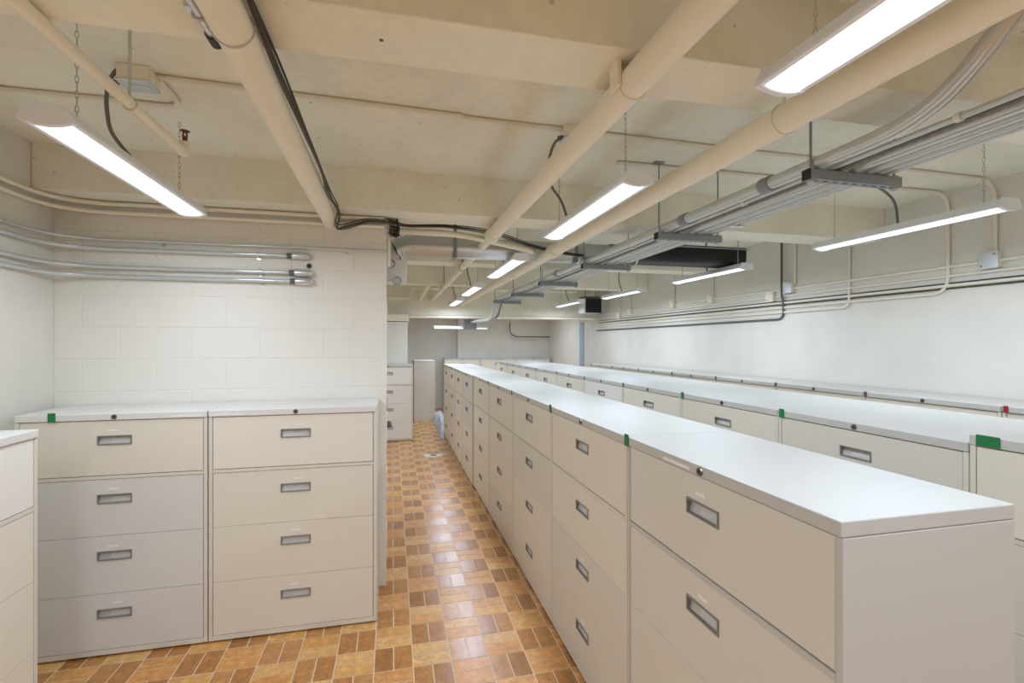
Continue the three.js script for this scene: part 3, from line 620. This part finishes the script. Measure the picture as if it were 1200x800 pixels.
{
  const lx = -1.088, ly = 2.436, ld = 2.505, w = [[150, 82, 2.40], [139, 81, 2.40], [129, 93, 2.40], [125, 112, 2.42], [126, 135, 2.44], [131, 155, 2.46]].map(([u, v, D]) => { const p = onD(u, v, D); return [p.x - lx, p.y - ly, p.z + ld]; });
  lamp(lx, ly, ld, 'hanging strip light above the alcove cabinets', { whip: [...w, [0.02, 0.056, 0.03]], inset: 0.17 });
}
[0.42, -1.63, -3.68, -5.7].forEach((d, k) => lamp(-1.115, 2.436, d, `hanging strip light in the alcove line, ${ordinal[k + 1]} from the block wall`, {}));
const whipL = [[-0.16, 0.41, 0.06], [-0.2, 0.39, 0.05], [-0.23, 0.3, 0.03], [-0.2, 0.2, -0.05], [-0.08, 0.14, -0.2], [-0.01, 0.05, -0.28]];
const aisleLabels = ['hanging strip light over the bare end panel of the aisle row', 'hanging strip light between cream pipes, with ceiling box and curved whip', 'hanging strip light beneath the round galvanized duct', 'hanging strip light between duct and far beam, over aisle row', 'last hanging strip light over aisle row, just before far beam'];
[0.585, 2.605, 4.67, 6.75, 8.78].forEach((d, k) => lamp(1.06 + (k > 3 ? 0.04 : 0), YL, d, aisleLabels[k], k === 1 ? { whip: whipL } : k > 1 ? { whip: [[-0.05, 0.46, -0.1], [-0.05, 0.3, -0.08], [-0.02, 0.15, -0.05], [0, 0.05, -0.04]] } : {}));
[-1.43, -3.45, -5.5].forEach((d, k) => { for (const s of [0, 1]) lamp(s ? 3.165 : 1.06, YL, d, `hanging strip light over the open floor before the ${s ? 'wall' : 'aisle'} row, ${ordinal[k]} from the cabinets`, {}); });
const wallLabels = ['hanging strip light over the near end of the wall aisle', 'long-looking hanging strip light before the square steel wall box', 'hanging strip light below the black flat duct', 'hanging strip light beside the black faced heater, before last one', 'last hanging strip light over the wall aisle, by the heater'];
[0.55, 2.52, 4.66, 6.76, 8.65].forEach((d, k) => lamp([3.165, 3.165, 3.275, 3.31, 3.17][k], YL, d, wallLabels[k], k >= 1 ? { whip: [[-0.75 + (k > 1 ? 0.6 : 0), 0.0 + (k > 1 ? 0.46 : 0.0), 0.3], [-0.4 + (k > 1 ? 0.3 : 0), 0.3, 0.1], [-0.06, 0.2, 0.02], [0, 0.05, 0]].slice(k > 1 ? 0 : 1) } : {}));
[5.55, 7.65].forEach((d, k) => lamp(-1.05, YL, d, `strip light in the space behind the block wall, ${ordinal[k]} from it`, {}));
for (const [x, k] of [[1.1, 'aisle'], [3.2, 'wall']]) lamp(x, 2.5, 11.2, `strip light hung high in the far bay in line with the ${k} row lamps`, {});
lamp(1.48, 2.05, 11.0, 'strip light hung crosswise in the far bay beyond the far beam', { turn: Math.PI / 2 });

// ---------------------------------------------------------------- things on the floor
{
  const pts = [[509, 484], [516, 482], [521, 490], [524, 500], [525, 513], [519, 514], [513, 503], [508, 495]].map(([u, v]) => onY(u, v, 0));
  const c = pts.reduce((a, p) => a.add(p), new THREE.Vector3()).multiplyScalar(1 / pts.length);
  const curve = new THREE.CatmullRomCurve3(pts, true).getPoints(64), rings = 12, pos = [], idx = [];
  for (let i = 0; i <= rings; i++) for (let j = 0; j < 64; j++) {
    const k = i / rings, p = c.clone().lerp(curve[j], k), x = -p.z < 9.46 ? Math.min(p.x, 0.925) : -p.z > 11.1 ? Math.max(p.x, 0.94) : p.x;
    const h = 0.004 + 0.24 * (1 - k * k) * (0.65 + 0.7 * fbm(x * 9, p.z * 5, 2, 3)) + 0.012 * (1 - k) * Math.sin(p.z * 60 + x * 90);
    pos.push(x, Math.max(0.003, h), p.z);
  }
  for (let i = 0; i < rings; i++) for (let j = 0; j < 64; j++) { const a = i * 64 + j, b = i * 64 + (j + 1) % 64; idx.push(a, a + 64, b, b, a + 64, b + 64); }
  const g = new THREE.BufferGeometry(); g.setAttribute('position', new THREE.Float32BufferAttribute(pos, 3)); g.setAttribute('uv', new THREE.Float32BufferAttribute(new Float32Array(pos.length / 3 * 2), 2)); g.setIndex(idx); g.computeVertexNormals();
  single('plastic_sheet', g, M.plasticSheet, 'crumpled clear plastic sheet on floor beside the far aisle cabinets', 'plastic sheet');
}
{
  const p = onY(508, 533.5, 0), t = thing('floor_drain', 'small dark floor drain in a rough whitish patch of the aisle', 'drain', [p.x, 0, p.z]);
  const sh = new THREE.Shape(); for (let k = 0; k <= 28; k++) { const a = k / 28 * Math.PI * 2, r = 1 + 0.22 * Math.sin(a * 3 + 1) + 0.12 * Math.sin(a * 7); const x = Math.cos(a) * 0.17 * r, y = Math.sin(a) * 0.10 * r; k ? sh.lineTo(x, y) : sh.moveTo(x, y); }
  const g = new THREE.ExtrudeGeometry(sh, { depth: 0.003, bevelEnabled: true, bevelThickness: 0.001, bevelSize: 0.004, bevelSegments: 1 }); g.rotateX(-Math.PI / 2); part('plaster_patch', g, M.plasterPatch, t);
  part('grate', new THREE.CylinderGeometry(0.05, 0.052, 0.006, 20).translate(0, 0.004, 0), M.darkSteel, t);
  part('grate_slot', [-1, 0, 1].map(k => bx(-0.035, 0.035, 0.0065, 0.0078, k * 0.02 - 0.005, k * 0.02 + 0.005)), M.black, t);
}
shade(scene);
renderer.render(scene, camera);
